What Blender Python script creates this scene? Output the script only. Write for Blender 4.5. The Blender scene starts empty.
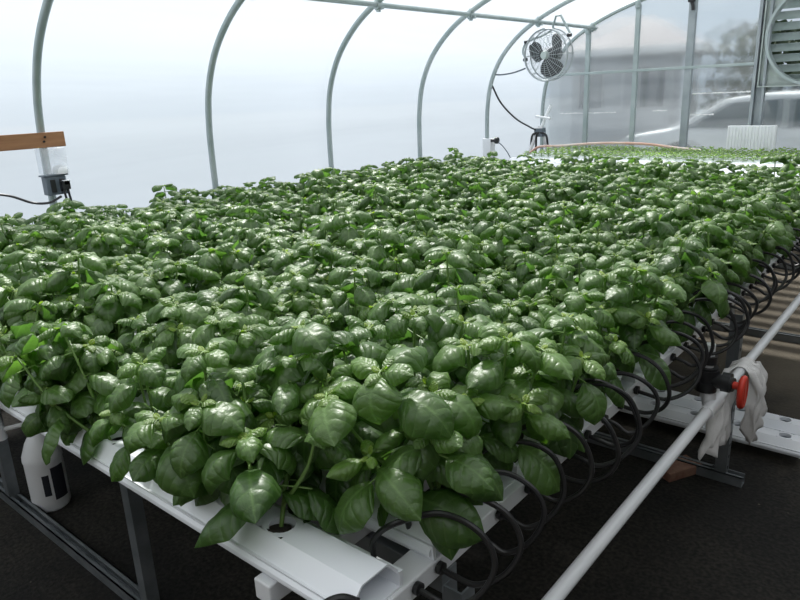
import bpy, math, random
import numpy as np
from mathutils import Vector, Matrix, Euler

rnd = random.Random(7)
scene = bpy.context.scene
COL = scene.collection
PI = math.pi

# ------------------------------------------------------------------ helpers
class MB:
    """collects shapes and links them as ONE mesh object"""
    def __init__(s):
        s.v = []; s.f = []
    def add(s, vs, fs):
        n = len(s.v)
        s.v += [tuple(p) for p in vs]
        s.f += [tuple(i + n for i in f) for f in fs]
        return s
    def box(s, x0, x1, y0, y1, z0, z1, M=None):
        vs = [Vector(p) for p in ((x0,y0,z0),(x1,y0,z0),(x1,y1,z0),(x0,y1,z0),(x0,y0,z1),(x1,y0,z1),(x1,y1,z1),(x0,y1,z1))]
        if M is not None: vs = [M @ p for p in vs]
        return s.add(vs, [(0,3,2,1),(4,5,6,7),(0,1,5,4),(1,2,6,5),(2,3,7,6),(3,0,4,7)])
    def tube(s, pts, r, n=10, closed=False, caps=True):
        P = [Vector(p) for p in pts]; m = len(P)
        R = r if isinstance(r, (list, tuple)) else [r] * m
        T = []
        for i in range(m):
            a = P[(i-1) % m] if (closed or i > 0) else P[i]
            b = P[(i+1) % m] if (closed or i < m-1) else P[i]
            T.append((b - a).normalized())
        up = Vector((0,0,1)) if abs(T[0].z) < .9 else Vector((1,0,0))
        N = (up - T[0] * up.dot(T[0])).normalized()
        vs = []
        for i in range(m):
            N = (N - T[i] * N.dot(T[i])).normalized()
            B = T[i].cross(N)
            for k in range(n):
                a = 2*PI*k/n
                vs.append(P[i] + (N*math.cos(a) + B*math.sin(a)) * R[i])
        fs = []
        for i in range(m if closed else m-1):
            j = (i+1) % m
            for k in range(n):
                l = (k+1) % n
                fs.append((i*n+k, i*n+l, j*n+l, j*n+k))
        if caps and not closed:
            fs.append(tuple(range(n-1, -1, -1))); fs.append(tuple((m-1)*n + k for k in range(n)))
        return s.add(vs, fs)
    def lathe(s, prof, n=24, M=None):
        vs = []; fs = []
        for r, z in prof:
            for k in range(n):
                a = 2*PI*k/n
                p = Vector((r*math.cos(a), r*math.sin(a), z))
                vs.append(M @ p if M is not None else p)
        for i in range(len(prof)-1):
            for k in range(n):
                l = (k+1) % n
                fs.append((i*n+k, i*n+l, (i+1)*n+l, (i+1)*n+k))
        fs.append(tuple(range(n-1, -1, -1))); fs.append(tuple((len(prof)-1)*n + k for k in range(n)))
        return s.add(vs, fs)
    def prism(s, poly, fn, a, b):
        """poly: list of 2d points, fn(u, v, w) -> 3d, extruded from w=a to w=b"""
        n = len(poly)
        vs = [fn(u, v, a) for u, v in poly] + [fn(u, v, b) for u, v in poly]
        fs = [tuple(range(n-1, -1, -1)), tuple(range(n, 2*n))]
        fs += [(k, (k+1) % n, n + (k+1) % n, n + k) for k in range(n)]
        return s.add(vs, fs)
    def build(s, name, m, parent=None, smooth=True, bevel=0, angle=40):
        me = bpy.data.meshes.new(name)
        me.from_pydata(s.v, [], s.f); me.update()
        return link(name, me, m, parent, smooth, bevel, angle)

def link(name, me, m, parent=None, smooth=True, bevel=0, angle=40):
    if m is not None:
        me.materials.append(m)
    if smooth:
        me.shade_smooth()
        if angle: me.set_sharp_from_angle(angle=math.radians(angle))
    o = bpy.data.objects.new(name, me); COL.objects.link(o)
    if parent is not None: o.parent = parent
    if bevel:
        md = o.modifiers.new('bevel', 'BEVEL'); md.width = bevel; md.segments = 2; md.limit_method = 'ANGLE'
        md.angle_limit = math.radians(40)
    return o

def tag(o, label, cat, group=None, kind=None):
    o['label'] = label; o['category'] = cat
    if group: o['group'] = group
    if kind: o['kind'] = kind
    return o

def struct(o, label, cat):
    o['kind'] = 'structure'; o['label'] = label; o['category'] = cat
    return o

def thing(name, label, cat, loc=(0,0,0), group=None):
    o = bpy.data.objects.new(name, None); COL.objects.link(o)
    o.empty_display_size = .05
    o.location = loc
    return tag(o, label, cat, group)

def dup(root, label, loc=None, rot=None, scale=None):
    """copies a thing, its parts and their sub-parts"""
    r = root.copy(); COL.objects.link(r)
    if loc is not None: r.location = loc
    if rot is not None: r.rotation_euler = rot
    if scale is not None: r.scale = (scale,)*3 if isinstance(scale, float) else scale
    r['label'] = label
    for ch in root.children:
        c = ch.copy(); COL.objects.link(c); c.parent = r
        for g in ch.children:
            d = g.copy(); COL.objects.link(d); d.parent = c
    return r

def catmull(P, n=8):
    P = [Vector(p) for p in P]; out = []
    Q = [P[0]*2 - P[1]] + P + [P[-1]*2 - P[-2]]
    for i in range(1, len(Q)-2):
        a, b, c, d = Q[i-1], Q[i], Q[i+1], Q[i+2]
        for k in range(n):
            t = k/n
            out.append(.5*((2*b) + (c-a)*t + (2*a-5*b+4*c-d)*t*t + (3*b-a-3*c+d)*t**3))
    out.append(P[-1]); return out

ONES = ['zeroth','first','second','third','fourth','fifth','sixth','seventh','eighth','ninth','tenth','eleventh','twelfth','thirteenth',
        'fourteenth','fifteenth','sixteenth','seventeenth','eighteenth','nineteenth','twentieth']
def ordinal(n):
    if n <= 20: return ONES[n]
    if n == 30: return 'thirtieth'
    return ('twenty-' if n < 30 else 'thirty-') + ONES[n % 10]

# ------------------------------------------------------------------ materials
def mat(name, col, rough=.5, metal=0, spec=.5):
    m = bpy.data.materials.new(name); m.use_nodes = True
    b = m.node_tree.nodes['Principled BSDF']
    b.inputs['Base Color'].default_value = (*col, 1)
    b.inputs['Roughness'].default_value = rough
    b.inputs['Metallic'].default_value = metal
    b.inputs['Specular IOR Level'].default_value = spec
    return m
def nodes(m): return m.node_tree.nodes, m.node_tree.links, m.node_tree.nodes.get('Principled BSDF')
def new(m, t, **kw):
    n = m.node_tree.nodes.new(t)
    for k, v in kw.items():
        if k in n.inputs: n.inputs[k].default_value = v
        else: setattr(n, k, v)
    return n
def ramp(m, fac, stops):
    r = m.node_tree.nodes.new('ShaderNodeValToRGB')
    e = r.color_ramp.elements
    e[0].position, e[0].color = stops[0][0], (*stops[0][1], 1)
    e[1].position, e[1].color = stops[1][0], (*stops[1][1], 1)
    for p, c in stops[2:]:
        x = e.new(p); x.color = (*c, 1)
    m.node_tree.links.new(fac, r.inputs['Fac']); return r
def noisy(name, c1, c2, scale, rough=.5, metal=0, bump=0, detail=5, lo=.35, hi=.65, stretch=None):
    m = mat(name, c1, rough, metal); N, L, b = nodes(m)
    tc = new(m, 'ShaderNodeTexCoord'); src = tc.outputs['Object']
    if stretch:
        mp = new(m, 'ShaderNodeMapping'); mp.inputs['Scale'].default_value = stretch
        L.new(src, mp.inputs['Vector']); src = mp.outputs['Vector']
    n = new(m, 'ShaderNodeTexNoise', Scale=scale, Detail=detail); L.new(src, n.inputs['Vector'])
    r = ramp(m, n.outputs['Fac'], [(lo, c1), (hi, c2)]); L.new(r.outputs['Color'], b.inputs['Base Color'])
    if bump:
        bp = new(m, 'ShaderNodeBump', Strength=bump, Distance=.01); L.new(n.outputs['Fac'], bp.inputs['Height'])
        L.new(bp.outputs['Normal'], b.inputs['Normal'])
    return m

M_STEEL = noisy('galvanized_pipe', (.33,.40,.40), (.42,.48,.48), 6, .42, .35)
M_POST = noisy('dull_galvanized_post', (.27,.31,.33), (.35,.39,.41), 7, .5, .3)
M_ZINC = noisy('zinc_strut', (.15,.17,.18), (.24,.26,.275), 9, .45, .5)
M_PVC = noisy('white_pvc', (.74,.76,.78), (.80,.81,.83), 4, .32)
M_CHAN = noisy('white_channel_plastic', (.80,.83,.88), (.84,.87,.91), 3, .3)
M_RUBBER = mat('black_rubber', (.012,.012,.013), .38)
M_BLACK = mat('black_plastic', (.015,.016,.018), .4)
M_RED = mat('red_plastic', (.62,.045,.025), .4)
M_DARK = mat('dark_blade', (.03,.034,.036), .4)
M_GREY = mat('grey_box_plastic', (.12,.15,.18), .45)
M_WHITE = mat('white_plastic', (.82,.84,.86), .4)
M_LABEL = mat('dark_label', (.02,.022,.03), .5)
M_CLOTH = noisy('white_cotton', (.74,.73,.72), (.84,.83,.82), 30, .95, 0, .3)
M_SALMON = noisy('salmon_hose', (.72,.42,.33), (.78,.66,.60), 3, .45, lo=.4, hi=.6)
M_BRICK = noisy('worn_brick', (.20,.095,.065), (.30,.17,.12), 25, .9, 0, .5)
M_SOIL = mat('root_plug', (.022,.016,.012), .9)

def wood():
    m = mat('pine_board', (.4,.22,.1), .65); N, L, b = nodes(m)
    tc = new(m, 'ShaderNodeTexCoord'); mp = new(m, 'ShaderNodeMapping'); mp.inputs['Scale'].default_value = (30, 2.2, 22)
    L.new(tc.outputs['Object'], mp.inputs['Vector'])
    n = new(m, 'ShaderNodeTexNoise', Scale=1.0, Detail=6); L.new(mp.outputs['Vector'], n.inputs['Vector'])
    r = ramp(m, n.outputs['Fac'], [(.3, (.20,.085,.035)), (.7, (.42,.215,.105))]); L.new(r.outputs['Color'], b.inputs['Base Color'])
    return m
M_WOOD = wood()

def floor_mat():
    m = mat('dark_packed_floor', (.05,.05,.05), .85, 0, .3); N, L, b = nodes(m)
    tc = new(m, 'ShaderNodeTexCoord')
    big = new(m, 'ShaderNodeTexNoise', Scale=1.3, Detail=6, Roughness=.65); L.new(tc.outputs['Object'], big.inputs['Vector'])
    fine = new(m, 'ShaderNodeTexNoise', Scale=70.0, Detail=4); L.new(tc.outputs['Object'], fine.inputs['Vector'])
    r1 = ramp(m, big.outputs['Fac'], [(.35, (.006,.006,.006)), (.72, (.034,.030,.024))])
    r2 = ramp(m, fine.outputs['Fac'], [(.36, (.35,.35,.35)), (.68, (1.5,1.5,1.45))])
    mx = new(m, 'ShaderNodeMix', data_type='RGBA', blend_type='MULTIPLY'); mx.inputs[0].default_value = 1
    L.new(r1.outputs['Color'], mx.inputs[6]); L.new(r2.outputs['Color'], mx.inputs[7])
    vo = new(m, 'ShaderNodeTexVoronoi', Scale=17.0); L.new(tc.outputs['Object'], vo.inputs['Vector'])
    r3 = ramp(m, vo.outputs['Distance'], [(.05, (1,1,1)), (.09, (0,0,0))])
    gt = new(m, 'ShaderNodeMath', operation='GREATER_THAN'); gt.inputs[1].default_value = .84
    L.new(vo.outputs['Color'], gt.inputs[0])
    ml = new(m, 'ShaderNodeMath', operation='MULTIPLY'); L.new(gt.outputs[0], ml.inputs[0]); L.new(r3.outputs['Color'], ml.inputs[1])
    m2 = new(m, 'ShaderNodeMix', data_type='RGBA'); L.new(ml.outputs[0], m2.inputs[0]); L.new(mx.outputs[2], m2.inputs[6])
    m2.inputs[7].default_value = (.12,.105,.08,1)
    # lighter tan stretch farther along the aisle, broken up by noise
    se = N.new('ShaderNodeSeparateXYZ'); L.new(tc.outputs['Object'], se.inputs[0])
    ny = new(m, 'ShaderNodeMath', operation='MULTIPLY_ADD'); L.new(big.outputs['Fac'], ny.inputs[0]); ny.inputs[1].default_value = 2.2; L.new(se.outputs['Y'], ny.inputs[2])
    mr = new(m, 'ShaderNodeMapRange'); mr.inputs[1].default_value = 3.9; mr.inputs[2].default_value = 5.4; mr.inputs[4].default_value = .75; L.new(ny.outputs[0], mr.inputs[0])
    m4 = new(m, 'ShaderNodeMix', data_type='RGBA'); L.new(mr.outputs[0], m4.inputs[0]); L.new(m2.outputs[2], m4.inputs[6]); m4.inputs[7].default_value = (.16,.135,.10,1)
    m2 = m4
    L.new(m2.outputs[2], b.inputs['Base Color'])
    bp = new(m, 'ShaderNodeBump', Strength=.5, Distance=.008); L.new(fine.outputs['Fac'], bp.inputs['Height']); L.new(bp.outputs['Normal'], b.inputs['Normal'])
    return m
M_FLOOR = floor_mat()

def film_mat(name, tr_lo, tr_hi, tint, rib):
    """thin white greenhouse film: part clear, part translucent, a little sheen, long wrinkles along the house"""
    m = bpy.data.materials.new(name); m.use_nodes = True
    N = m.node_tree.nodes; L = m.node_tree.links; N.clear()
    out = N.new('ShaderNodeOutputMaterial')
    tc = new(m, 'ShaderNodeTexCoord'); mp = new(m, 'ShaderNodeMapping'); mp.inputs['Scale'].default_value = rib
    L.new(tc.outputs['Object'], mp.inputs['Vector'])
    n = new(m, 'ShaderNodeTexNoise', Scale=1.0, Detail=3, Roughness=.55, Distortion=.4); L.new(mp.outputs['Vector'], n.inputs['Vector'])
    f = new(m, 'ShaderNodeMapRange'); f.inputs[1].default_value = .40; f.inputs[2].default_value = .72
    f.inputs[3].default_value = tr_hi; f.inputs[4].default_value = tr_lo
    L.new(n.outputs['Fac'], f.inputs[0])
    t = new(m, 'ShaderNodeBsdfTransparent', Color=(.97,.985,1,1)); d = new(m, 'ShaderNodeBsdfTranslucent', Color=(*tint,1))
    df = new(m, 'ShaderNodeBsdfDiffuse', Color=(.55,.58,.62,1))
    md = N.new('ShaderNodeMixShader'); md.inputs[0].default_value = .22
    L.new(d.outputs[0], md.inputs[1]); L.new(df.outputs[0], md.inputs[2])
    mx = N.new('ShaderNodeMixShader'); L.new(f.outputs[0], mx.inputs[0]); L.new(md.outputs[0], mx.inputs[1]); L.new(t.outputs[0], mx.inputs[2])
    g = new(m, 'ShaderNodeBsdfGlossy', Roughness=.25)
    bp = new(m, 'ShaderNodeBump', Strength=.3, Distance=.02); L.new(n.outputs['Fac'], bp.inputs['Height'])
    for x in (g, d, df): L.new(bp.outputs['Normal'], x.inputs['Normal'])
    m3 = N.new('ShaderNodeMixShader'); m3.inputs[0].default_value = .05
    L.new(mx.outputs[0], m3.inputs[1]); L.new(g.outputs[0], m3.inputs[2]); L.new(m3.outputs[0], out.inputs['Surface'])
    return m
M_FILM = film_mat('white_film', .24, .33, (.42,.465,.515), (1.2, .22, 3.2))
M_ROOFFILM = film_mat('white_roof_film', .52, .60, (.62,.66,.70), (3, .22, 6.0))
M_FILLCUT = noisy('fill_cutting_grey', (.10,.10,.095), (.14,.14,.13), 3, .8)  # dark opaque surface for the unseen right side, cuts fill light

def pane_mat():
    """twin-wall sheet: blurs what stands behind it, with a milky veil and a few crinkled bright streaks"""
    m = bpy.data.materials.new('cloudy_twinwall'); m.use_nodes = True
    N = m.node_tree.nodes; L = m.node_tree.links; N.clear()
    out = N.new('ShaderNodeOutputMaterial')
    tc = new(m, 'ShaderNodeTexCoord'); mp = new(m, 'ShaderNodeMapping'); mp.inputs['Scale'].default_value = (.8, 1, 7)
    L.new(tc.outputs['Object'], mp.inputs['Vector'])
    n = new(m, 'ShaderNodeTexNoise', Scale=1.2, Detail=4); L.new(mp.outputs['Vector'], n.inputs['Vector'])
    f = new(m, 'ShaderNodeMapRange'); f.inputs[1].default_value = .3; f.inputs[2].default_value = .7
    f.inputs[3].default_value = .015; f.inputs[4].default_value = .07
    L.new(n.outputs['Fac'], f.inputs[0])
    r = new(m, 'ShaderNodeBsdfRefraction', Roughness=.20, IOR=1.12, Color=(.93,.96,.97,1))
    t = new(m, 'ShaderNodeBsdfTransparent', Color=(.93,.96,.97,1))
    a = N.new('ShaderNodeMixShader'); a.inputs[0].default_value = .42
    L.new(r.outputs[0], a.inputs[1]); L.new(t.outputs[0], a.inputs[2])
    d = new(m, 'ShaderNodeBsdfTranslucent', Color=(.9,.93,.95,1))
    b = N.new('ShaderNodeMixShader'); L.new(f.outputs[0], b.inputs[0]); L.new(a.outputs[0], b.inputs[1]); L.new(d.outputs[0], b.inputs[2])
    g = new(m, 'ShaderNodeBsdfGlossy', Roughness=.2)
    c = N.new('ShaderNodeMixShader'); c.inputs[0].default_value = .04
    L.new(b.outputs[0], c.inputs[1]); L.new(g.outputs[0], c.inputs[2]); L.new(c.outputs[0], out.inputs['Surface'])
    return m
M_PANE = pane_mat()

def leaf_mat(name):
    m = bpy.data.materials.new(name); m.use_nodes = True
    N, L, b = nodes(m)
    out = N['Material Output']
    uv = new(m, 'ShaderNodeUVMap'); uv.uv_map = 'UVMap'
    sx = N.new('ShaderNodeSeparateXYZ'); L.new(uv.outputs['UV'], sx.inputs[0])
    def math_(op, a, bb=None, c=None):
        x = N.new('ShaderNodeMath'); x.operation = op
        for i, q in enumerate((a, bb, c)):
            if q is None: continue
            if isinstance(q, (int, float)): x.inputs[i].default_value = q
            else: L.new(q, x.inputs[i])
        return x.outputs[0]
    au = math_('ABSOLUTE', math_('MULTIPLY_ADD', sx.outputs['X'], 2.0, -1.0))       # 0 at the midrib, 1 at the margin
    ph = math_('MULTIPLY', math_('SUBTRACT', sx.outputs['Y'], math_('MULTIPLY', math_('POWER', au, 1.3), .26)), 5.2)
    fr = math_('ABSOLUTE', math_('MULTIPLY_ADD', math_('FRACT', ph), 2.0, -1.0))     # 1 on a side vein
    side = math_('POWER', fr, 9.0)
    mid = math_('SUBTRACT', 1.0, math_('SMOOTH_MIN', math_('MULTIPLY', au, 12.0), 1.0, .1))
    vein = math_('MAXIMUM', math_('MULTIPLY', side, .55), mid)
    puff = math_('MULTIPLY', math_('SUBTRACT', 1.0, math_('POWER', fr, 2.2)), math_('SMOOTH_MIN', math_('MULTIPLY', au, 3.5), 1.0, .3))
    # fine blistering between the veins
    no = new(m, 'ShaderNodeTexNoise', Scale=7.0, Detail=3, Distortion=.6); L.new(uv.outputs['UV'], no.inputs['Vector'])
    hgt = math_('ADD', math_('MULTIPLY', puff, .7), math_('MULTIPLY', no.outputs['Fac'], 1.2))
    bp = new(m, 'ShaderNodeBump', Strength=.6, Distance=.0032); L.new(hgt, bp.inputs['Height']); L.new(bp.outputs['Normal'], b.inputs['Normal'])
    at = new(m, 'ShaderNodeAttribute'); at.attribute_name = 'leaf_age'
    oi = N.new('ShaderNodeObjectInfo')
    age = math_('ADD', at.outputs['Fac'], math_('MULTIPLY_ADD', oi.outputs['Random'], .16, -.08))
    r = ramp(m, age, [(0.0, (.046,.105,.020)), (1.0, (.32,.44,.05)), (.35, (.094,.178,.036)), (.65, (.16,.26,.045))])
    mx = new(m, 'ShaderNodeMix', data_type='RGBA'); L.new(math_('MULTIPLY', vein, .38), mx.inputs[0])
    L.new(r.outputs['Color'], mx.inputs[6]); mx.inputs[7].default_value = (.17,.30,.085,1)
    geo = N.new('ShaderNodeNewGeometry')
    m2 = new(m, 'ShaderNodeMix', data_type='RGBA'); L.new(math_('MULTIPLY', geo.outputs['Backfacing'], .35), m2.inputs[0])
    L.new(mx.outputs[2], m2.inputs[6]); m2.inputs[7].default_value = (.14,.25,.09,1)
    L.new(m2.outputs[2], b.inputs['Base Color'])
    b.inputs['Roughness'].default_value = .42; b.inputs['Specular IOR Level'].default_value = .75
    tr = new(m, 'ShaderNodeBsdfTranslucent'); hs = new(m, 'ShaderNodeHueSaturation', Saturation=1.2, Value=2.3)
    L.new(m2.outputs[2], hs.inputs['Color']); L.new(hs.outputs[0], tr.inputs['Color'])
    ms = N.new('ShaderNodeMixShader'); ms.inputs[0].default_value = .33
    L.new(b.outputs[0], ms.inputs[1]); L.new(tr.outputs[0], ms.inputs[2]); L.new(ms.outputs[0], out.inputs['Surface'])
    return m
M_LEAF = leaf_mat('basil_leaf')
M_STEM = mat('basil_stem', (.16,.27,.07), .5)

# ------------------------------------------------------------------ camera (at the world origin's plumb line)
cam = bpy.data.cameras.new('camera'); co = bpy.data.objects.new('camera', cam); COL.objects.link(co)
RX = ((.76980715,.15304499,-.61965651),(.63688392,-.24827678,.72988869),(-.04214052,-.9565228,-.28859714))
co.matrix_world = Matrix(((RX[0][0],-RX[0][1],-RX[0][2],0),(RX[1][0],-RX[1][1],-RX[1][2],0),(RX[2][0],-RX[2][1],-RX[2][2],1.525),(0,0,0,1)))
cam.sensor_width = 36; cam.lens = 676.16/800*36; cam.clip_start = .02; cam.clip_end = 200
scene.camera = co

# ------------------------------------------------------------------ the shell
HOOP_Y = [1.788, 2.95, 4.14, 5.376, 6.60, 7.87]
HALF = [(-4.22,0),(-4.22,.7),(-4.22,1.15),(-4.21,1.38),(-4.165,1.62),(-4.05,1.85),(-3.87,2.04),(-3.66,2.18),(-3.37,2.31),(-3.06,2.41),(-2.6,2.54),(-2.1,2.66),(-1.6,2.745)]
CX = -1.17
PROF = HALF + [(CX, 2.775)] + [(2*CX - x, z) for x, z in reversed(HALF)]
ARCH = [(p.x, p.z) for p in catmull([(x, 0, z) for x, z in PROF], 5)]
def offset_arch(d):
    out = []
    for i, (x, z) in enumerate(ARCH):
        a = ARCH[max(i-1, 0)]; b = ARCH[min(i+1, len(ARCH)-1)]
        t = Vector((b[0]-a[0], b[1]-a[1])).normalized()
        out.append((x - t.y*d, z + t.x*d))
    return out
FILM = offset_arch(.036)
def arch_z(x):
    for (a, za), (b, zb) in zip(FILM, FILM[1:]):
        if a <= x <= b and b > a: return za + (zb-za)*(x-a)/(b-a)
    return 0
Y0, Y1 = -3.0, 7.93
EY_ = 7.872
def film_part(name, pts, label, m=None):
    b = MB(); n = len(pts); ys = [Y0 + (Y1-Y0)*i/24 for i in range(25)]
    for y in ys:
        for x, z in pts: b.v.append((x, y, z))
    for j in range(24):
        for i in range(n-1):
            b.f.append((j*n+i, j*n+i+1, (j+1)*n+i+1, (j+1)*n+i))
    return struct(b.build(name, m or M_FILM, None, True, 0, 0), label, 'greenhouse film')
iL = min(range(len(FILM)), key=lambda i: abs(FILM[i][0] + 3.6) + (FILM[i][1] < 1)*9)
iR = min(range(len(FILM)), key=lambda i: abs(FILM[i][0] - 1.26) + (FILM[i][1] < 1)*9)
film_part('wall_left', FILM[:iL+1], 'cloudy white plastic film wall behind the left ends of the channels')
film_part('ceiling', FILM[iL:iR+1], 'cloudy white plastic film roof stretched over the curved pipes', M_ROOFFILM)
film_part('wall_right', FILM[iR:], 'unseen wall across the aisle, made dark and opaque to cut fill light', M_FILLCUT)  # out of view, opaque instead of film so less fill comes in
b = MB(); n = len(FILM); b.add([(x, Y0, z) for x, z in FILM], [tuple(range(n))])
struct(b.build('wall_front', noisy('foreground_darkening_wall', (.12,.10,.075), (.16,.13,.10), 3, .8), None, False), 'unseen opaque wall behind the camera, added to darken the foreground', 'wall')  # unseen near end, closed with an opaque wall to darken the foreground
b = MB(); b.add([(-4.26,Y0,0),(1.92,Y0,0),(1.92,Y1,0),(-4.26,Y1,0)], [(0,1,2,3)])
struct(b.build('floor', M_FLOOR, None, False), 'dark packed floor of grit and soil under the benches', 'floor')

M_LIGHTBLOCK = noisy('light_blocking_board', (.035,.034,.032), (.06,.055,.05), 3, .8)  # boards added around the walls to keep the space under the bench dark
b = MB(); b.box(-4.249, -4.225, Y0, EY_, 0, .74); struct(b.build('light_block_left', M_LIGHTBLOCK, None, False), 'unseen dark board added along the film wall to block light under the bench', 'light_block')
b = MB(); b.box(1.885, 1.909, Y0, EY_, 0, .74); struct(b.build('light_block_right', M_LIGHTBLOCK, None, False), 'unseen dark board added along the aisle wall to block low light', 'light_block')
b = MB(); b.box(-4.2, 1.88, EY_+.001, EY_+.02, 0, .72); struct(b.build('light_block_back', M_LIGHTBLOCK, None, False), 'dark board added along the foot of the clear end wall to block low light', 'light_block')
# hoops
names = ['curved hoop pipe carrying the outlet box and wooden board',
         'curved hoop pipe rising just past the outlet box, second in view', 'curved hoop pipe in the middle of the film wall, third in view',
         'curved hoop pipe fourth along the film wall, before the fan', 'curved hoop pipe with white base sleeve beside the fan',
         'endmost curved hoop pipe framing the clear end wall']
for y, lab in zip(HOOP_Y, names):
    b = MB(); b.tube([(x, y, z) for x, z in ARCH], .0225, 12)
    tag(b.build('greenhouse_hoop', M_STEEL), lab, 'hoop', 'curved hoops along the house')
# purlin with clamps
pz = 2.185; px = -3.60
t = thing('roof_purlin', 'straight steel pipe running under the hoops with clamps, carrying the fan', 'pipe', (px, 0, pz))
b = MB(); b.tube([(0, -2.9, 0), (0, 7.98, 0)], .0195, 12); b.build('pipe', M_STEEL, t)
for y in HOOP_Y:
    b = MB(); b.tube([(-.002, y-.03, -.004), (-.002, y+.03, -.004)], .03, 12)
    b.box(-.012, .012, y-.012, y+.012, -.05, .05)
    b.tube([(-.03, y, -.03), (.05, y, -.03)], .007, 8)
    b.build('clamp', M_STEEL, t)

# ------------------------------------------------------------------ far end wall
EY = 7.87
posts = [(-3.64, .05, .05), (-3.065, .05, .05), (-2.485, .075, .06), (-1.80, .075, .08)]
plabs = ['slim steel end wall post nearest the hanging fan', 'slim steel end wall post, second from the hanging fan',
         'wide steel end wall post with a black clip near its top', 'steel channel post at the edge of the exhaust fan housing']
for (x, w, d), lab in zip(posts, plabs):
    b = MB(); z1 = arch_z(x) - .07
    if x == -1.80:   # open channel section
        b.box(x-w/2, x-w/2+.03, EY-.05, EY+.02, 0, z1); b.box(x-w/2+.03, x+w/2+.03, EY+.005, EY+.02, 0, z1); b.box(x+w/2+.02, x+w/2+.045, EY-.05, EY+.02, 0, z1)
    else:
        b.box(x-w/2, x+w/2, EY-d/2, EY+d/2-.005, 0, z1)
    po = tag(b.build('end_wall_post', M_STEEL if w < .06 else M_POST, None, False, .004), lab, 'post', 'end wall posts')
    b = MB(); b.tube([(x, EY-.03, z1-.04), (x, EY-.03, z1+.03)], .03, 10); b.build('clamp', M_STEEL, po)
t = thing('cable_clip', 'small black clip hanging at the top of the wide end post', 'clip', (-2.49, EY-.055, 2.30))
b = MB(); b.box(-.035,.03,-.02,.02,.03,.09); b.build('clip_body', M_BLACK, t, False, .005)
b = MB(); b.tube([(0,0,.03),(.015,0,-.01),(.02,0,-.05)], .016, 8); b.build('hook', M_BLACK, t)
b = MB(); b.box(-4.2, -1.84, EY-.035, EY-.005, 1.672, 1.70)
tag(b.build('end_wall_girt', M_STEEL, None, False, .003), 'thin horizontal steel rail crossing the end wall panels', 'rail')
# panes: one per bay
xs = [-4.25, -3.64, -3.065, -2.485, -1.80]
for i in range(4):
    xa, xb = xs[i], xs[i+1]
    top = [(xa, max(arch_z(xa+.012) - .01, 1.0))] + [(x, z-.01) for x, z in FILM if xa < x < xb and z > 1.2] + [(xb, arch_z(xb) - .01)]
    poly = [(xa+.004, .0), (xb-.004, .0)] + [(min(max(x, xa+.004), xb-.004), z) for x, z in reversed(top)]
    b = MB(); b.prism(poly, lambda u, v, w: (u, w, v), EY+.03, EY+.038)
    o = b.build('window_%d' % (i+1), M_PANE, None, False)
    struct(o, ['cloudy clear panel in the corner behind the fan', 'cloudy clear panel with a dark shape of a window showing through',
               'cloudy clear panel between the slim post and the wide post', 'cloudy clear panel between the wide post and exhaust fan'][i], 'window')
# panels right of the post: below the fan housing and beyond it
b = MB(); b.prism([(-1.796,0),(-.55,0),(-.55,1.46),(-1.796,1.46)], lambda u,v,w:(u,w,v), EY+.03, EY+.038)
struct(b.build('window_5', M_PANE, None, False), 'cloudy clear panel under the exhaust fan housing', 'window')
b = MB(); b.prism([(-.546,0),(1.9,0),(1.9,1.3)]+[(x,z-.01) for x,z in reversed(FILM) if -.546<x<1.9 and z>1.4]+[(-.546,arch_z(-.546)-.01)], lambda u,v,w:(u,w,v), EY+.03, EY+.038)
struct(b.build('window_6', M_PANE, None, False), 'cloudy clear panel beyond the exhaust fan', 'window')
b = MB(); b.prism([(-1.796,2.405),(-.55,2.405),(-.55,arch_z(-.55)-.01)]+[(x,z-.01) for x,z in reversed(FILM) if -1.796<x<-.55]+[(-1.796,arch_z(-1.796)-.01)], lambda u,v,w:(u,w,v), EY+.03, EY+.038)
struct(b.build('window_7', M_PANE, None, False), 'cloudy clear panel over the exhaust fan housing', 'window')
# crinkled bright strips of foil tape on the panels
def streak(x0, x1, z, seed, lab, h=.012):
    r = random.Random(seed); pts = []; n = int((x1-x0)/.012)
    top = []; bot = []
    for i in range(n+1):
        x = x0 + (x1-x0)*i/n; a = r.random()**2
        top.append((x, z + .002 + h*a)); bot.append((x, z - .002 - h*.6*r.random()**2))
    b = MB(); b.prism(bot + top[::-1], lambda u, v, w: (u, w, v), EY+.0285, EY+.0305)
    tag(b.build('foil_tape', mat('foil_tape_%d' % seed, (.9,.91,.92), .35, .1), None, False), lab, 'tape', 'foil tape strips on the end wall')
streak(-2.44, -1.86, 1.415, 1, 'crinkled bright tape strip between wide post and exhaust fan, upper one')
streak(-2.44, -2.20, 1.195, 2, 'short crinkled bright tape strip right beside the wide post, lower one')
streak(-2.86, -2.70, 1.245, 3, 'short crinkled bright tape strip left of the wide post')
streak(-4.0, -3.28, 1.235, 4, 'long crinkled bright tape strip in the corner panels below the hanging fan', .009)

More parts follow.
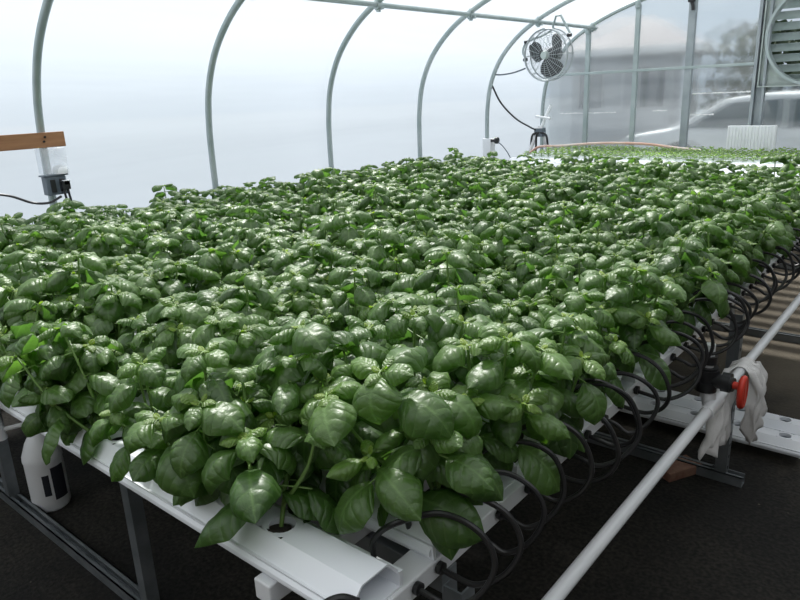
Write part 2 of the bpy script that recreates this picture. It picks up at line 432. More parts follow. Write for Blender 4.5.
# exhaust fan in the end wall
FX, FZ, FR = -1.28, 1.93, .466
t = thing('exhaust_fan', 'large galvanized exhaust fan housing with round shroud and louvres in the end wall', 'exhaust fan', (FX, EY, FZ))
M_HOUS = noisy('galvanized_sheet', (.34,.40,.38), (.42,.47,.45), 8, .45, .35)
b = MB(); seg = 48; ring = [(FR*math.cos(2*PI*k/seg), FR*math.sin(2*PI*k/seg)) for k in range(seg)]
def sq(k):
    a = 2*PI*k/seg; c, s_ = math.cos(a), math.sin(a); q = max(abs(c)/.50, abs(s_)/.465); return (c/q, s_/q)
vs = [(x, .0, z) for x, z in ring] + [(sq(k)[0], 0, sq(k)[1]) for k in range(seg)]
b.add(vs, [(k, (k+1)%seg, seg+(k+1)%seg, seg+k) for k in range(seg)])
b.build('face_plate', M_HOUS, t, True)
b = MB(); prof = [(FR+.012, -.05), (FR+.016, -.055), (FR-.008, -.055), (FR-.012, -.05), (FR-.012, .06), (FR+.002, .06), (FR+.002, -.04)]
vs = []; fs = []
for r, y in prof:
    vs += [(r*math.cos(2*PI*k/seg), y, r*math.sin(2*PI*k/seg)) for k in range(seg)]
for i in range(len(prof)):
    j = (i+1) % len(prof)
    fs += [(i*seg+k, i*seg+(k+1)%seg, j*seg+(k+1)%seg, j*seg+k) for k in range(seg)]
b.add(vs, fs); b.build('shroud_ring', M_STEEL, t)
b = MB()
for sx in (-.51, .50): b.box(sx, sx+.012, -.04, .22, -.475, .475)
for sz in (-.475, .463): b.box(-.51, .51, -.06 if sz < 0 else -.02, .22, sz, sz+.012)
b.build('housing', M_HOUS, t, False)
for k in range(9):
    z = -.40 + k*.10
    b = MB(); b.box(-.49, .49, -.055, .055, -.002, .002, Matrix.Translation((0, .17, z)) @ Matrix.Rotation(math.radians(-38), 4, 'X'))
    b.build('louvre_slat', M_STEEL, t, False)

# white ribbed vent panel on the far bench
t = thing('ribbed_panel', 'small white ribbed panel standing at the end wall under the exhaust fan', 'panel', (-1.745, 7.60, .823))
b = MB(); b.box(-.225, .225, 0, .05, 0, .27); b.build('panel_body', M_WHITE, t, False, .004)
b = MB()
for k in range(15): b.tube([(-.21+k*.03, -.004, .01), (-.21+k*.03, -.004, .26)], .007, 6)
b.build('ribs', M_WHITE, t)

# hanging circulation fan
t = thing('circulation_fan', 'round wire-guarded fan with dark blades hanging from the roof pipe', 'fan', (-3.54, 6.71, 1.868))
t.rotation_euler = (math.radians(4), 0, math.radians(-4))
R0 = .252
def ringpts(r, y, n=36): return [(r*math.cos(2*PI*k/n), y, r*math.sin(2*PI*k/n)) for k in range(n)]
M_WIRE = mat('guard_wire', (.42,.46,.47), .4, .5)
for nm, ys in (('front_guard', -1), ('rear_guard', 1)):
    b = MB()
    b.tube(ringpts(R0, ys*.055), .010 if ys < 0 else .008, 8, True)
    for r in (.232, .212, .192, .172, .152, .132, .112, .092, .072): b.tube(ringpts(r, ys*(.055 + .035*(1-(r/R0)**2))), .0016, 5, True)
    for k in range(20):
        a = 2*PI*k/20
        b.tube([(r*math.cos(a), ys*(.055 + .035*(1-(r/R0)**2)), r*math.sin(a)) for r in (.05, .12, .2, R0)], .0022, 5)
    b.build(nm, M_WIRE, t)
b = MB()
for k in range(8):
    a = 2*PI*k/8; b = MB(); b.tube([(R0*math.cos(a), -.055, R0*math.sin(a)), (R0*math.cos(a), .055, R0*math.sin(a))], .005, 6); b.build('guard_spacer', M_WIRE, t)
b = MB(); b.lathe([(.012,-.10),(.035,-.098),(.042,-.08),(.042,-.05)], 20, Matrix.Rotation(PI/2, 4, 'X').inverted() @ Matrix.Identity(4)); b.build('hub', mat('hub_grey', (.45,.52,.50), .5), t)
for k in range(3):
    a0 = math.radians(155 + 120*k); b = MB(); vs = []; fs = []
    nr, na = 7, 7
    for i in range(nr):
        r = .04 + .182*i/(nr-1); w = math.radians(44 + 40*math.sin(PI*min(i/(nr-1)*.85+.1, 1)))
        if i == nr-1: w *= .72
        for j in range(na):
            q = j/(na-1) - .5; a = a0 + w*q*(1.0) + .25*(i/(nr-1))
            vs.append((r*math.cos(a), .05*q*2 - .01*(1-4*q*q), r*math.sin(a)))
    for i in range(nr-1):
        for j in range(na-1): fs.append((i*na+j, i*na+j+1, (i+1)*na+j+1, (i+1)*na+j))
    b.add(vs, fs); o = b.build('blade', M_DARK, t)
    md = o.modifiers.new('thickness', 'SOLIDIFY'); md.thickness = .003
b = MB(); b.lathe([(.02,0),(.062,.004),(.068,.02),(.068,.12),(.055,.14),(.02,.145)], 24, Matrix.Translation((0,.05,0)) @ Matrix.Rotation(-PI/2, 4, 'X')); b.build('motor', M_DARK, t)
b = MB(); b.tube(catmull([(-R0-.015, 0, -.03), (-R0-.07, .02, .04), (-R0-.065, .04, .11), (-R0-.02, .06, .15), (-.10, .1, .20), (.0, .10, .245)], 6), .011, 8)
b.tube([(R0+.012, 0, .17), (.17, .03, .30), (.115, .06, .365)], .011, 8); b.tube([(.02, .06, .26), (.06,.06,.365), (.115, .06, .365)], .011, 8)
b.build('hanger_yoke', M_STEEL, t)
for p in ((-R0-.015, 0, -.03), (R0+.012, -.01, .17), (-R0-.03, .05, .145)):
    b = MB(); b.tube([(p[0]-.02, p[1]-.02, p[2]), (p[0]+.02, p[1]-.02, p[2])], .018, 10); b.build('knob', M_BLACK, t)
# cords near the fan
def cord(name, pts, r, lab, m=M_BLACK, cat='cord'):
    b = MB(); b.tube(catmull(pts, 10), r, 8); return tag(b.build(name, m), lab, cat)
cord('power_cord', [(-3.80,6.70,1.75),(-3.92,6.67,1.715),(-4.05,6.64,1.70),(-4.15,6.61,1.705)], .009, 'grey cord from the hanging fan to the hoop beside it', M_GREY)
cord('power_cord', [(-4.17,6.62,1.60),(-4.16,6.8,1.40),(-4.15,7.1,1.22),(-4.14,7.4,1.11),(-4.12,7.52,1.065)], .010, 'thin dark cord drooping from the hoop to the corner crank stand')
# corner crank stand
t = thing('crank_stand', 'small white A-shaped stand with a dark gearbox in the far corner', 'crank', (-4.09, 7.6, 0))
b = MB(); b.tube([(-.125,-.1,0),(-.115,-.1,.76),(-.02,0,1.10)], .022, 8); b.tube([(.0,0,1.08),(.07,.1,1.34)], .018, 8); b.tube([(.06,.12,0),(.05,.12,.72),(.0,.02,1.10)], .02, 8); b.tube([(-.07,.0,1.22),(.12,0,1.19)], .014, 8)
b.build('stand', M_WHITE, t)
b = MB(); b.box(-.07,.05,-.05,.04,.98,1.085); b.build('gearbox', M_GREY, t, False, .012)
for k, (dx, dz) in enumerate(((-.10,-.12), (-.03,-.14), (.13,-.13))):
    b = MB(); b.tube(catmull([(-.02+.02*k,-.04,1.03),(dx*.8,-.06,1.0),(dx,-.06,1.0+dz),(dx*1.1,-.06,.90+dz)],6), .013, 8); b.build('lead', M_BLACK, t)
# base sleeve on the fan hoop
t = thing('hoop_base_sleeve', 'white sleeve with black knob clamped on the hoop foot beside the fan', 'sleeve', (-4.22, 6.60, .0))
b = MB(); b.box(-.030,.075,-.05,.05,0,1.03); b.build('sleeve', M_WHITE, t, False, .006)
b = MB(); b.tube([(.07,-.03,1.01),(.13,-.03,1.01)], .018, 8); b.tube([(.13,-.03,1.01),(.16,-.03,1.01)], .036, 12); b.build('knob', M_BLACK, t)
b = MB(); b.tube(catmull([(.15,-.03,1.0),(.2,.0,.95),(.23,.05,.88),(.25,.1,.80)],6), .005, 6); b.build('string', M_GREY, t)

# wooden board and outlet box on the near hoop
b = MB(); b.box(-4.18, -4.14, 1.05, 1.89, 1.325, 1.41)
o = b.build('wooden_board', M_WOOD, None, False, .003); tag(o, 'short pine board screwed across the hoop pipe at the left edge', 'board')
o.rotation_euler = (0,0,0)
b = MB()
for dz in (1.36, 1.385): b.tube([(-4.141, 1.765+ (dz-1.36)*.4, dz), (-4.132, 1.765+(dz-1.36)*.4, dz)], .006, 8)
b.build('screw', M_BLACK, o)
t = thing('outlet_box', 'grey outlet box with clear cover on the hoop under the board', 'outlet box', (-4.12, 1.77, 1.11))
t.scale = (.8, .78, .82)
b = MB(); b.box(-.03,.05,-.075,.075,-.065,.065); b.build('box_body', M_GREY, t, False, .008)
b = MB(); b.box(-.02,.055,-.095,.095,.066,.078); b.build('cover_plate', M_GREY, t, False, .004)
M_CLEAR = film_mat('clear_plastic', .62, .82, (1,1,1), (5,5,5))
b = MB(); b.box(-.03,.07,-.085,.10,.085,.26); b.build('open_cover', M_CLEAR, t, False, .01)
b = MB(); b.lathe([(.055,.079),(.056,.10),(.045,.125),(.02,.138),(.004,.14)], 20, Matrix.Translation((.03,.05,0))); b.build('dome', M_WHITE, t)
for dy in (-.03, .035):
    b = MB(); b.box(.05,.062,dy-.018,dy+.018,-.045,.045); b.build('socket', M_BLACK, t, False, .004)
for dy in (.03, .06):
    b = MB(); b.box(.06,.10,dy-.016,dy+.014,-.03,.03); b.tube(catmull([(.08,dy,-.03),(.085,dy,-.07),(.07,dy+.01,-.12),(.04,dy,-.2)],6), .009, 8); b.build('plug', M_BLACK, t, False)
b = MB(); b.box(.062,.10,.03,.075,.0,.035); b.build('adapter', M_WHITE, t, False, .005)
cord('extension_cord', [(-4.05,1.77,1.05),(-4.07,1.70,1.02),(-4.1,1.62,1.03),(-4.12,1.52,1.08),(-4.14,1.42,1.105),(-4.15,1.30,1.125),(-4.16,1.1,1.15)], .007, 'thin black cord running left from the outlet box')

# ------------------------------------------------------------------ grow channels
ZT, ZB = .822, .764
XE, XL = -.61, -3.92
PITCH, NCH = .195, 30
HP, H0 = .185, -.64
NB = 21                      # channels that carry grown basil
NH = int((H0 - XL)/HP)
def chan_y(k): return .63 + PITCH*k
def channel_meshes(xa, xb, holes, hr=.0235):
    """lid with a row of round holes and the trough under it, x from xa (end) to xb, centred on y=0"""
    lid = MB(); w = .029
    # top with holes
    cells = []; last = xa
    for hx in holes:
        cells.append((last, hx + .029, None)); cells.append((hx + .029, hx - .029, hx)); last = hx - .029
    cells.append((last, xb, None))
    for a, c, hx in cells:
        if hx is None:
            lid.add([(a,-w,ZT),(a,w,ZT),(c,w,ZT),(c,-w,ZT)], [(0,1,2,3)])
        else:
            n = 20; vi = []; vo = []
            for k in range(n):
                an = 2*PI*k/n + PI/n*0; ca, sa = math.cos(an), math.sin(an); q = max(abs(ca), abs(sa))
                vi.append((hx + hr*ca, hr*sa, ZT)); vo.append((hx + .029*ca/q, .029*sa/q, ZT))
            vd = [(x, y, ZT-.014) for x, y, z in vi]
            lid.add(vi + vo + vd, [(k, n+k, n+(k+1)%n, (k+1)%n) for k in range(n)] + [(k, (k+1)%n, 2*n+(k+1)%n, 2*n+k) for k in range(n)])
    for s in (-1, 1):
        pr = [(s*w, ZT), (s*.0335, ZT-.0035), (s*.0655, ZB+.020), (s*.0665, ZB+.014), (s*.064, ZB+.010), (s*.0595, ZB+.013), (s*.0585, ZB+.018), (s*.031, ZT-.0055), (s*.026, ZT-.003)]
        vs = [(xa, y, z) for y, z in pr] + [(xb, y, z) for y, z in pr]; n = len(pr)
        lid.add(vs, [(k, k+1, n+k+1, n+k) for k in range(n-1)] + [tuple(range(n)), tuple(range(2*n-1, n-1, -1))])
    lid.add([(xa,-.026,ZT-.003),(xa,.026,ZT-.003),(xa,w,ZT),(xa,-w,ZT)], [(0,1,2,3)])
    tr = MB()
    pr = [(-.0655,ZB+.030),(-.0625,ZB+.001),(-.058,ZB),(.058,ZB),(.0625,ZB+.001),(.0655,ZB+.030),(.0565,ZB+.030),(.0555,ZB+.004),(-.0555,ZB+.004),(-.0565,ZB+.030)]
    pr = [(y*.93, z) for y, z in pr]
    tr.prism(pr, lambda u, v, x: (x, u, v), xa + .004, xb - .004)
    return lid, tr
HOLES = [H0 - HP*i for i in range(NH)]
lid, tr = channel_meshes(XE, XL, HOLES)
proto_ch = thing('grow_channel', 'white plastic grow channel nearest the camera, its front side bare', 'channel', (0, chan_y(0), 0), 'white grow channels under the basil')
lid.build('lid', M_CHAN, proto_ch, True, 0, 25); tr.build('trough', M_CHAN, proto_ch, True, 0, 25)
lid0, _ = channel_meshes(XE, XL, HOLES[1:])
front_lid = lid0.build('lid', M_CHAN, None, True, 0, 25)
JIT = [0, .005, -.012, .004, -.004, .006, -.003] + [rnd.uniform(-.008,.008) for _ in range(40)]
for k in range(1, NCH):
    dup(proto_ch, ('white grow channel under the basil, %s back from the camera' if k < NB else 'unplanted white grow channel behind the basil, %s back from the camera') % ordinal(k+1), (JIT[k], chan_y(k), 0))
proto_ch.children[0].data = front_lid.data
bpy.data.objects.remove(front_lid)
# nursery channels at the far end
NUR = [6.63 + .165*i for i in range(7)]
lid, tr = channel_meshes(XE, XL, [XE - .06 - .085*i for i in range(38)], .016)
ids = ['front','second','third','fourth','fifth','sixth','rearmost']
p0 = thing('nursery_channel', 'white seedling channel at the far end, frontmost with its white side showing', 'channel', (0, NUR[0], 0), 'white seedling channels at the far end')
lid.build('lid', M_CHAN, p0, True, 0, 25); tr.build('trough', M_CHAN, p0, True, 0, 25)
for i in range(1, 7): dup(p0, 'white seedling channel at the far end, %s one of seven' % ids[i], (0, NUR[i], 0))

# spare channels lying on the floor
lid, tr = channel_meshes(-.355, -2.6, [-.425 - .18*i for i in range(12)])
s0 = thing('spare_channel', 'spare white holed channel lying on the floor, front one of the pair', 'channel', (0, 2.945, -ZB + .044), 'spare channels on the floor')
lid.build('lid', M_CHAN, s0, True, 0, 25); tr.build('trough', M_CHAN, s0, True, 0, 25)
b = MB(); b.prism([(-.064,ZB),(.064,ZB),(.066,ZB+.016),(.03,ZT),(-.03,ZT),(-.066,ZB+.016)], lambda u,v,x:(x,u,v), -.358, -.350); b.build('end_cap', M_WHITE, s0, False, .002)
dup(s0, 'spare white holed channel lying on the floor, back one of the pair', (-.03, 3.10, -ZB + .044))

# ------------------------------------------------------------------ bench
YB0, YB1 = .555, 7.70
t = thing('supply_manifold', 'long white tube beam running under the aisle ends of all the channels', 'manifold', (0,0,0))
b = MB(); b.box(-.655, -.600, YB0+.03, YB1, .726, ZB-.0005); b.build('beam', M_PVC, t, False, .003)
for x, lab in ((-.80, 'white square rail under the channels, close to their aisle ends'), (-2.25, 'white square rail under the middle of the channels'), (-3.75, 'white square rail under the channel ends by the film wall')):
    b = MB(); b.box(x-.02, x+.02, YB0, YB1, .724, ZB-.0005)
    tag(b.build('support_rail', M_PVC, None, False, .003), lab, 'rail', 'rails under the channels')
FRY = [.81, 2.623, 4.45, 6.28]
flabs = ['nearest steel bench frame, its perforated leg below the first channels', 'steel bench frame whose floor rail rests on the brick',
         'third steel bench frame back, past the white rag', 'farthest steel bench frame under the basil']
for y, lab in zip(FRY, flabs):
    t = thing('bench_frame', lab, 'bench frame', (0, y, 0), 'steel frames under the bench')
    b = MB(); b.box(-3.86, -.60, -.022, .022, .684, .7235); b.build('top_rail', M_ZINC, t, False, .002)
    b = MB(); b.box(-3.86, -.50, -.022, -.018, 0, .042); b.box(-3.86, -.50, .018, .022, 0, .042); b.box(-3.86, -.50, -.018, .018, .0, .006)
    b.box(-3.86, -.50, -.022, -.008, .038, .042); b.box(-3.86, -.62, .008, .022, .038, .042); b.build('floor_rail', M_ZINC, t, False)
    for x in (-.582, -1.76, -2.80, -3.84):
        b = MB(); b.box(x-.021, x+.021, -.020, -.016, .006, .70); b.box(x-.021, x-.017, -.016, .020, .006, .70); b.box(x+.017, x+.021, -.016, .020, .006, .70)
        lg = b.build('leg', M_ZINC, t, False)
        if x > -.6:
            for j in range(13):
                b = MB(); b.tube([(x+.0205, .0, .06+.05*j), (x+.0225, .0, .06+.05*j)], .007, 10); b.build('slot', M_BLACK, lg, False)

# feed tubes looping out of the aisle ends
def feed_tube(k, side):
    y0 = chan_y(k) + (-.052 if side else .048) + rnd.uniform(-.012, .012) + (.035 if k == 0 else 0)
    ye = chan_y(k) + (.055 if k == 0 else -.047)
    s = rnd.uniform(.85, 1.2); zz = rnd.uniform(-.010, .010); yd = rnd.uniform(-.03, .05); lean = rnd.uniform(-.015, .03)
    X0 = -.598
    P = [(X0-.004, y0, .750), (X0+.03, y0+.003, .744), (X0+.07*s, y0+.012, .733+zz), (X0+.108*s, y0+.025+yd*.5, .758+zz),
         (X0+.120*s, y0+.035+yd, .805+zz), (X0+.090*s, y0+.035+yd, .855+zz+lean), (X0+.03*s, y0+.02+yd*.6, .880+zz+lean), (X0-.03, (y0+ye)/2, .868+lean*.6), (X0-.06, ye-.002, .833), (X0-.065, ye, .797)]
    t = thing('feed_tube', 'black feed tube looping into the %s channel from the camera, its %s loop' % (ordinal(k+1), 'nearer' if side else 'farther'),
              'tube', (0,0,0), 'black feed tubes at the aisle ends')
    b = MB(); b.tube(catmull(P, 7), .0052, 8); b.build('tube', M_RUBBER, t)
    b = MB(); b.tube([(X0+.001, y0, .750), (X0+.010, y0, .750)], .0115, 12); b.build('grommet', M_RUBBER, t)
for k in range(0, 19):
    for side in (1, 0):
        if k == 0 and side == 1: continue
        feed_tube(k, side)
t = thing('feed_tube', 'short black tube hooked into the bare front side of the nearest channel', 'tube', (0,0,0), 'black feed tubes at the aisle ends')
b = MB(); b.tube(catmull([(-.640,.59,.745),(-.645,.560,.741),(-.652,.538,.765),(-.646,.548,.800),(-.626,.570,.813),(-.606,.588,.803)],7), .0058, 8); b.build('tube', M_RUBBER, t)

# white drain pipe along the aisle with riser, valve and rag
t = thing('aisle_pipe', 'white plastic pipe running along the aisle below the channel ends, with a valve', 'pipe', (-.51, 2.10, 0))
PZ = .553
b = MB(); b.tube([(0, -1.9, PZ-.006), (0, 6.0, PZ+.03)], .0165, 14); b.build('pipe', M_PVC, t)
b = MB(); b.tube([(-.025, 0, PZ+.02), (-.025, 0, .752)], .0165, 14); b.build('riser', M_PVC, t)
b = MB(); b.tube([(0, -.07, PZ), (0, .05, PZ)], .0215, 14); b.tube([(-.012, 0, PZ), (-.02, 0, PZ+.06)], .0215, 14); b.build('tee', M_PVC, t)
b = MB(); b.tube([(-.025,0,PZ+.045),(-.025,0,PZ+.125)], .031, 14); b.tube([(-.025,0,PZ+.06),(-.025,0,PZ+.078)], .036, 10); b.tube([(-.025,0,PZ+.102),(-.025,0,PZ+.118)], .036, 10)
b.tube([(-.02,0,PZ+.085),(.055,-.01,PZ+.085)], [.024,.022], 12); b.tube([(.02,0,PZ+.085),(.045,0,PZ+.085)], .031, 10)
b.build('valve_body', M_BLACK, t)
b = MB(); b.tube([(-.025,0,.69),(-.025,0,.715)], .026, 14); b.build('coupling', M_BLACK, t)
b = MB(); b.tube([(.05,-.01,PZ+.085),(.085,-.012,PZ+.085)], .012, 10)
b.tube([(.082, -.014 + .028*math.cos(2*PI*k/16), PZ+.07 + .045*math.sin(2*PI*k/16)) for k in range(16)], .010, 8, True)
b.box(.074,.090,-.02,.0,PZ+.03,PZ+.11); b.build('valve_handle', M_RED, t, True, .002)

# rag over the pipe
def rag():
    b = MB(); zc = PZ + .008
    def sheet(nu, nv, fn):
        vs = [fn(i/(nu-1) - .5, j/(nv-1)) for j in range(nv) for i in range(nu)]
        b.add(vs, [(j*nu+i, j*nu+i+1, (j+1)*nu+i+1, (j+1)*nu+i) for j in range(nv-1) for i in range(nu-1)])
    R = .0225
    def fn(u, v):
        s_ = (v - .45)/.55 if v > .45 else (v - .45)/.45       # -1 hem behind the pipe .. 0 on top .. 1 hem in front
        front = s_ > 0; l = abs(s_)
        hem = 1 + (.10*math.sin(u*9+1) + .06*math.sin(u*23) if front else .09*math.sin(u*11+2) + .12*u)
        drop = l*(.30 if front else .335)*hem
        sp = min(l*3, 1)
        wid = .050 + sp*(.012 if front else .035 + .045*l)
        y = 2.455 + 2*u*wid + (.035*l + .012*math.sin(l*6) if front else -.105*l**1.3)
        A = (.004 + .015*sp)
        pl = A*math.sin(u*26 + l*2.2 + (0 if front else 1.3)) + .006*sp*math.sin(u*55 + l*7) + .007*sp*math.sin(l*13 + u*6)
        if l < .14:
            a = (l/.14)*PI/2; x = (R + abs(pl)*.4)*math.sin(a)*(1 if front else -1); z = zc + (R + abs(pl)*.5)*math.cos(a) - .008
        else:
            x = (R + .022*sp)*(1 if front else -1) + pl; z = zc - (drop - .045*(1 if l > .14 else 0)) - .0
        return (-.51 + x, y + .25*pl, z)
    sheet(48, 40, fn)
    o = b.build('rag', M_CLOTH, None, True, 0, 0)
    md = o.modifiers.new('thickness', 'SOLIDIFY'); md.thickness = .002
    tag(o, 'crumpled white rag draped over the aisle pipe beside the red valve handle', 'rag')
rag()
# brick under the floor rail
b = MB(); b.box(-.085,.085,-.045,.045,-.02,.02, Matrix.Rotation(math.radians(62), 4, 'Z'))
o = b.build('brick', M_BRICK, None, False, .004); o.location = (-.735, 2.575, .0195 - .001); tag(o, 'worn reddish brick lying flat on the floor under the bench frame', 'brick')

# jug at the left
t = thing('plastic_jug', 'white plastic jug with dark label on the floor under the left bench end', 'jug', (-2.66, .90, 0))
t.scale = (.88, .88, 1)
b = MB(); b.lathe([(.01,.0),(.074,.002),(.080,.012),(.080,.205),(.083,.215),(.081,.235),(.060,.285),(.040,.315),(.026,.325),(.026,.35),(.01,.352)], 32); b.build('body', M_WHITE, t)
b = MB(); b.lathe([(.01,.345),(.033,.346),(.034,.375),(.02,.395),(.008,.398)], 20); b.build('cap', M_WHITE, t)
def label_patch(a0, a1, z0, z1, nm):
    b = MB(); n = 10
    vs = [(.0808*math.cos(a0+(a1-a0)*i/n), .0808*math.sin(a0+(a1-a0)*i/n), z) for z in (z0, z1) for i in range(n+1)]
    b.add(vs, [(i, i+1, n+2+i, n+1+i) for i in range(n)]); b.build(nm, M_LABEL, t)
label_patch(math.radians(-6), math.radians(40), .05, .19, 'label')
label_patch(math.radians(-34), math.radians(-14), .075, .165, 'label')
b = MB(); b.tube([(-.12,-.12,.46),(-.125,-.10,.30)], .021, 12); b.tube([(-.03,0,.36),(-.12,-.10,.34)], .009, 8); b.build('pump_handle', M_WHITE, t)

# salmon hose across the seedling channels
b = MB(); b.tube(catmull([(-4.15,7.45,.80),(-4.0,7.42,.875),(-3.75,7.45,.885),(-3.3,7.5,.915),(-2.8,7.52,.912),(-2.45,7.52,.875),(-2.2,7.55,.848)], 8), .014, 10)
tag(b.build('garden_hose', M_SALMON), 'pale salmon hose arching over the seedlings along the end wall', 'hose')

# ------------------------------------------------------------------ basil
def leaf_arrays(L, W, pitch, bend, cup, nu, nv, rg, age):
    """leaf with base at origin growing along +y; returns verts, quads, uvs, ages"""
    v = np.linspace(0, 1, nv); u = np.linspace(-1, 1, nu)
    ang = pitch - bend*(v**1.15)
    seg = L/(nv-1)
    yc = np.concatenate([[0], np.cumsum(np.cos((ang[1:]+ang[:-1])/2)*seg)])
    zc = np.concatenate([[0], np.cumsum(np.sin((ang[1:]+ang[:-1])/2)*seg)])
    w = np.clip(1 - np.abs((v-.46)/np.where(v < .46, .475, .545))**2.3, 0, 1)**.62; w[0] = max(w[0], .06); w[-1] = .03
    w = w*W/2
    U, V = np.meshgrid(u, v)
    ph = rg.uniform(0, 6.28); ph2 = rg.uniform(0, 6.28)
    hw = w[:, None]
    # rounded cross-section: margins curl down; shallow groove on the midrib
    c = cup*(1 + .25*math.sin(ph))
    th = U*c
    X = hw*np.sin(th)/max(c, .01)*1.0
    D = hw*(1-np.cos(th))/max(c, .01)
    D = D + .10*hw*np.exp(-(U/.16)**2)
    ripple = .030*W*np.sin(V*9+ph + 2*np.sign(U))*np.abs(U)**2*np.sin(PI*V)
    puff = .038*W*np.abs(np.sin(PI*2.2*(V - .22*np.abs(U))))*np.minimum(np.abs(U)*3, 1)*(1-np.abs(U)**4)*np.sin(PI*np.clip(V,0,1))
    H = -D + ripple + puff
    a = ang[:, None]
    Y = yc[:, None] - np.sin(a)*H
    Z = zc[:, None] + np.cos(a)*H
    tw = rg.uniform(-.35, .35)*V
    X2 = X*np.cos(tw) - (Z - zc[:, None])*np.sin(tw); Z2 = zc[:, None] + X*np.sin(tw) + (Z - zc[:, None])*np.cos(tw)
    P = np.stack([X2, Y, Z2], -1).reshape(-1, 3)
    uv = np.stack([(U+1)/2, V], -1).reshape(-1, 2)
    i = np.arange(nv-1)[:, None]*nu + np.arange(nu-1)[None, :]
    Q = np.stack([i, i+1, i+nu+1, i+nu], -1).reshape(-1, 4)
    return P, Q, uv, np.full(len(P), age)

class Acc:
    def __init__(s): s.P = []; s.Q = []; s.U = []; s.A = []; s.n = 0
    def add(s, P, Q, U, A):
        s.P.append(P); s.Q.append(Q + s.n); s.U.append(U); s.A.append(A); s.n += len(P)
    def mesh(s, name):
        P = np.concatenate(s.P).astype(np.float32); Q = np.concatenate(s.Q).astype(np.int32)
        U = np.concatenate(s.U).astype(np.float32); A = np.concatenate(s.A).astype(np.float32)
        me = bpy.data.meshes.new(name)
        me.vertices.add(len(P)); me.vertices.foreach_set('co', P.ravel())
        me.loops.add(Q.size); me.loops.foreach_set('vertex_index', Q.ravel())
        me.polygons.add(len(Q)); me.polygons.foreach_set('loop_start', np.arange(0, Q.size, 4, dtype=np.int32))
        l = me.uv_layers.new(name='UVMap'); l.data.foreach_set('uv', U[Q.ravel()].ravel())
        at = me.attributes.new('leaf_age', 'FLOAT', 'POINT'); at.data.foreach_set('value', A)
        me.update(); me.validate(); me.shade_smooth()
        return me

def rotz(a): c, s = math.cos(a), math.sin(a); return np.array([[c,-s,0],[s,c,0],[0,0,1.]])
def frame(d, twist):
    """columns: side, forward, up with up = d"""
    d = np.array(d, float); d /= np.linalg.norm(d)
    a = np.array([1.,0,0]) if abs(d[0]) < .9 else np.array([0,1.,0])
    x = np.cross(a, d); x /= np.linalg.norm(x); y = np.cross(d, x)
    return np.stack([x, y, d], 1) @ rotz(twist)

def basil(seed, nu=7, nv=9, tall=1.0):
    """one plant around the origin (0,0,0 = channel hole): leaves, young tips and stems"""
    rg = random.Random(seed); leaves, tips = Acc(), Acc(); stems = MB()
    n = rg.choice((4, 4, 5)); a0 = rg.uniform(0, 6.28)
    shoots = [((rg.uniform(-.02,.02), rg.uniform(-.02,.02)), .235*tall*rg.uniform(.93, 1.10), 0)]
    for k in range(n):
        a = a0 + 2*PI*k/n + rg.uniform(-.3, .3); r = rg.uniform(.055, .090)
        shoots.append(((r*math.cos(a), r*math.sin(a)), tall*rg.uniform(.12, .215), 1))
    for (x, y), h, sideways in shoots:
        top = np.array([x, y, h]); basep = np.array([x*.12, y*.12, -.02 if not sideways else rg.uniform(.0, .05)])
        mid = np.array([x*.75, y*.75, basep[2]+(h-basep[2])*.5])
        curve = catmull([basep, mid, top], 4)
        stems.tube(curve, [.0034]*4 + [.0026]*4 + [.0018], 6)
        d = top - mid; d = d/np.linalg.norm(d) + np.array([0,0,.35])
        az = rg.uniform(0, PI)
        big = rg.uniform(.96, 1.18)
        nodes_ = [(0, .014, .012, 50, 45, 1.0, .78), (-.001, .028, .026, 40, 70, 1.3, .52), (-.003, .054, .052, 36, 105, 1.6, .32),
                  (-.009, .082, .078, 26, 118, 1.6, .22), (-.040, .094, .086, 12, 105, 1.5, .12), (-.085, .090, .080, -8, 80, 1.35, .06), (-.128, .084, .072, -16, 62, 1.3, .03)]
        for q, (dz, L, W, pit, bend, cup, age) in enumerate(nodes_):
            if h + dz < .035: continue
            f = (h + dz - basep[2])/(h - basep[2])
            c = np.array(curve[int(max(0, min(8, round(f*8))))])
            F = frame(d, az + (PI/2)*q + rg.uniform(-.25, .25))
            for s in (0, 1):
                if q > 3 and rg.random() < .15: continue
                kk = big*rg.uniform(.82, 1.14)
                P, Q, U, A = leaf_arrays(L*kk, W*kk*rg.uniform(.9, 1.1), math.radians(pit + rg.uniform(-14, 14)), math.radians(bend*rg.uniform(.6, 1.35)), cup*rg.uniform(.75, 1.25), nu, nv, rg,
                                         min(max(age + rg.uniform(-.09, .09), 0), 1))
                pet = .001 + (.009*min(q/3, 1) if q < 4 else .018)
                P = P + np.array([0, pet, .0])
                G = F @ rotz(PI*s + rg.uniform(-.2, .2))
                if q > 1: stems.tube([c, c + G @ np.array([0, pet+.004, 0])], .0014, 5, False, False)
                (tips if q < 2 else leaves).add(P @ G.T + c, Q, U, A)
    return leaves, tips, stems

NV = 10
protos = []
for i in range(NV):
    le, ti, st = basil(100 + i, 7, 10, rnd.uniform(.94, 1.10))
    lm = le.mesh('leaves'); lm.materials.append(M_LEAF)
    tm = ti.mesh('young_leaves'); tm.materials.append(M_LEAF)
    sm = bpy.data.meshes.new('stems'); sm.from_pydata(st.v, [], st.f); sm.materials.append(M_STEM); sm.shade_smooth()
    protos.append((lm, tm, sm))
b = MB(); b.lathe([(.004,-.004),(.019,-.004),(.017,-.05),(.004,-.05)], 12); plugm = bpy.data.meshes.new('root_plug'); plugm.from_pydata(b.v, [], b.f); plugm.materials.append(M_SOIL)

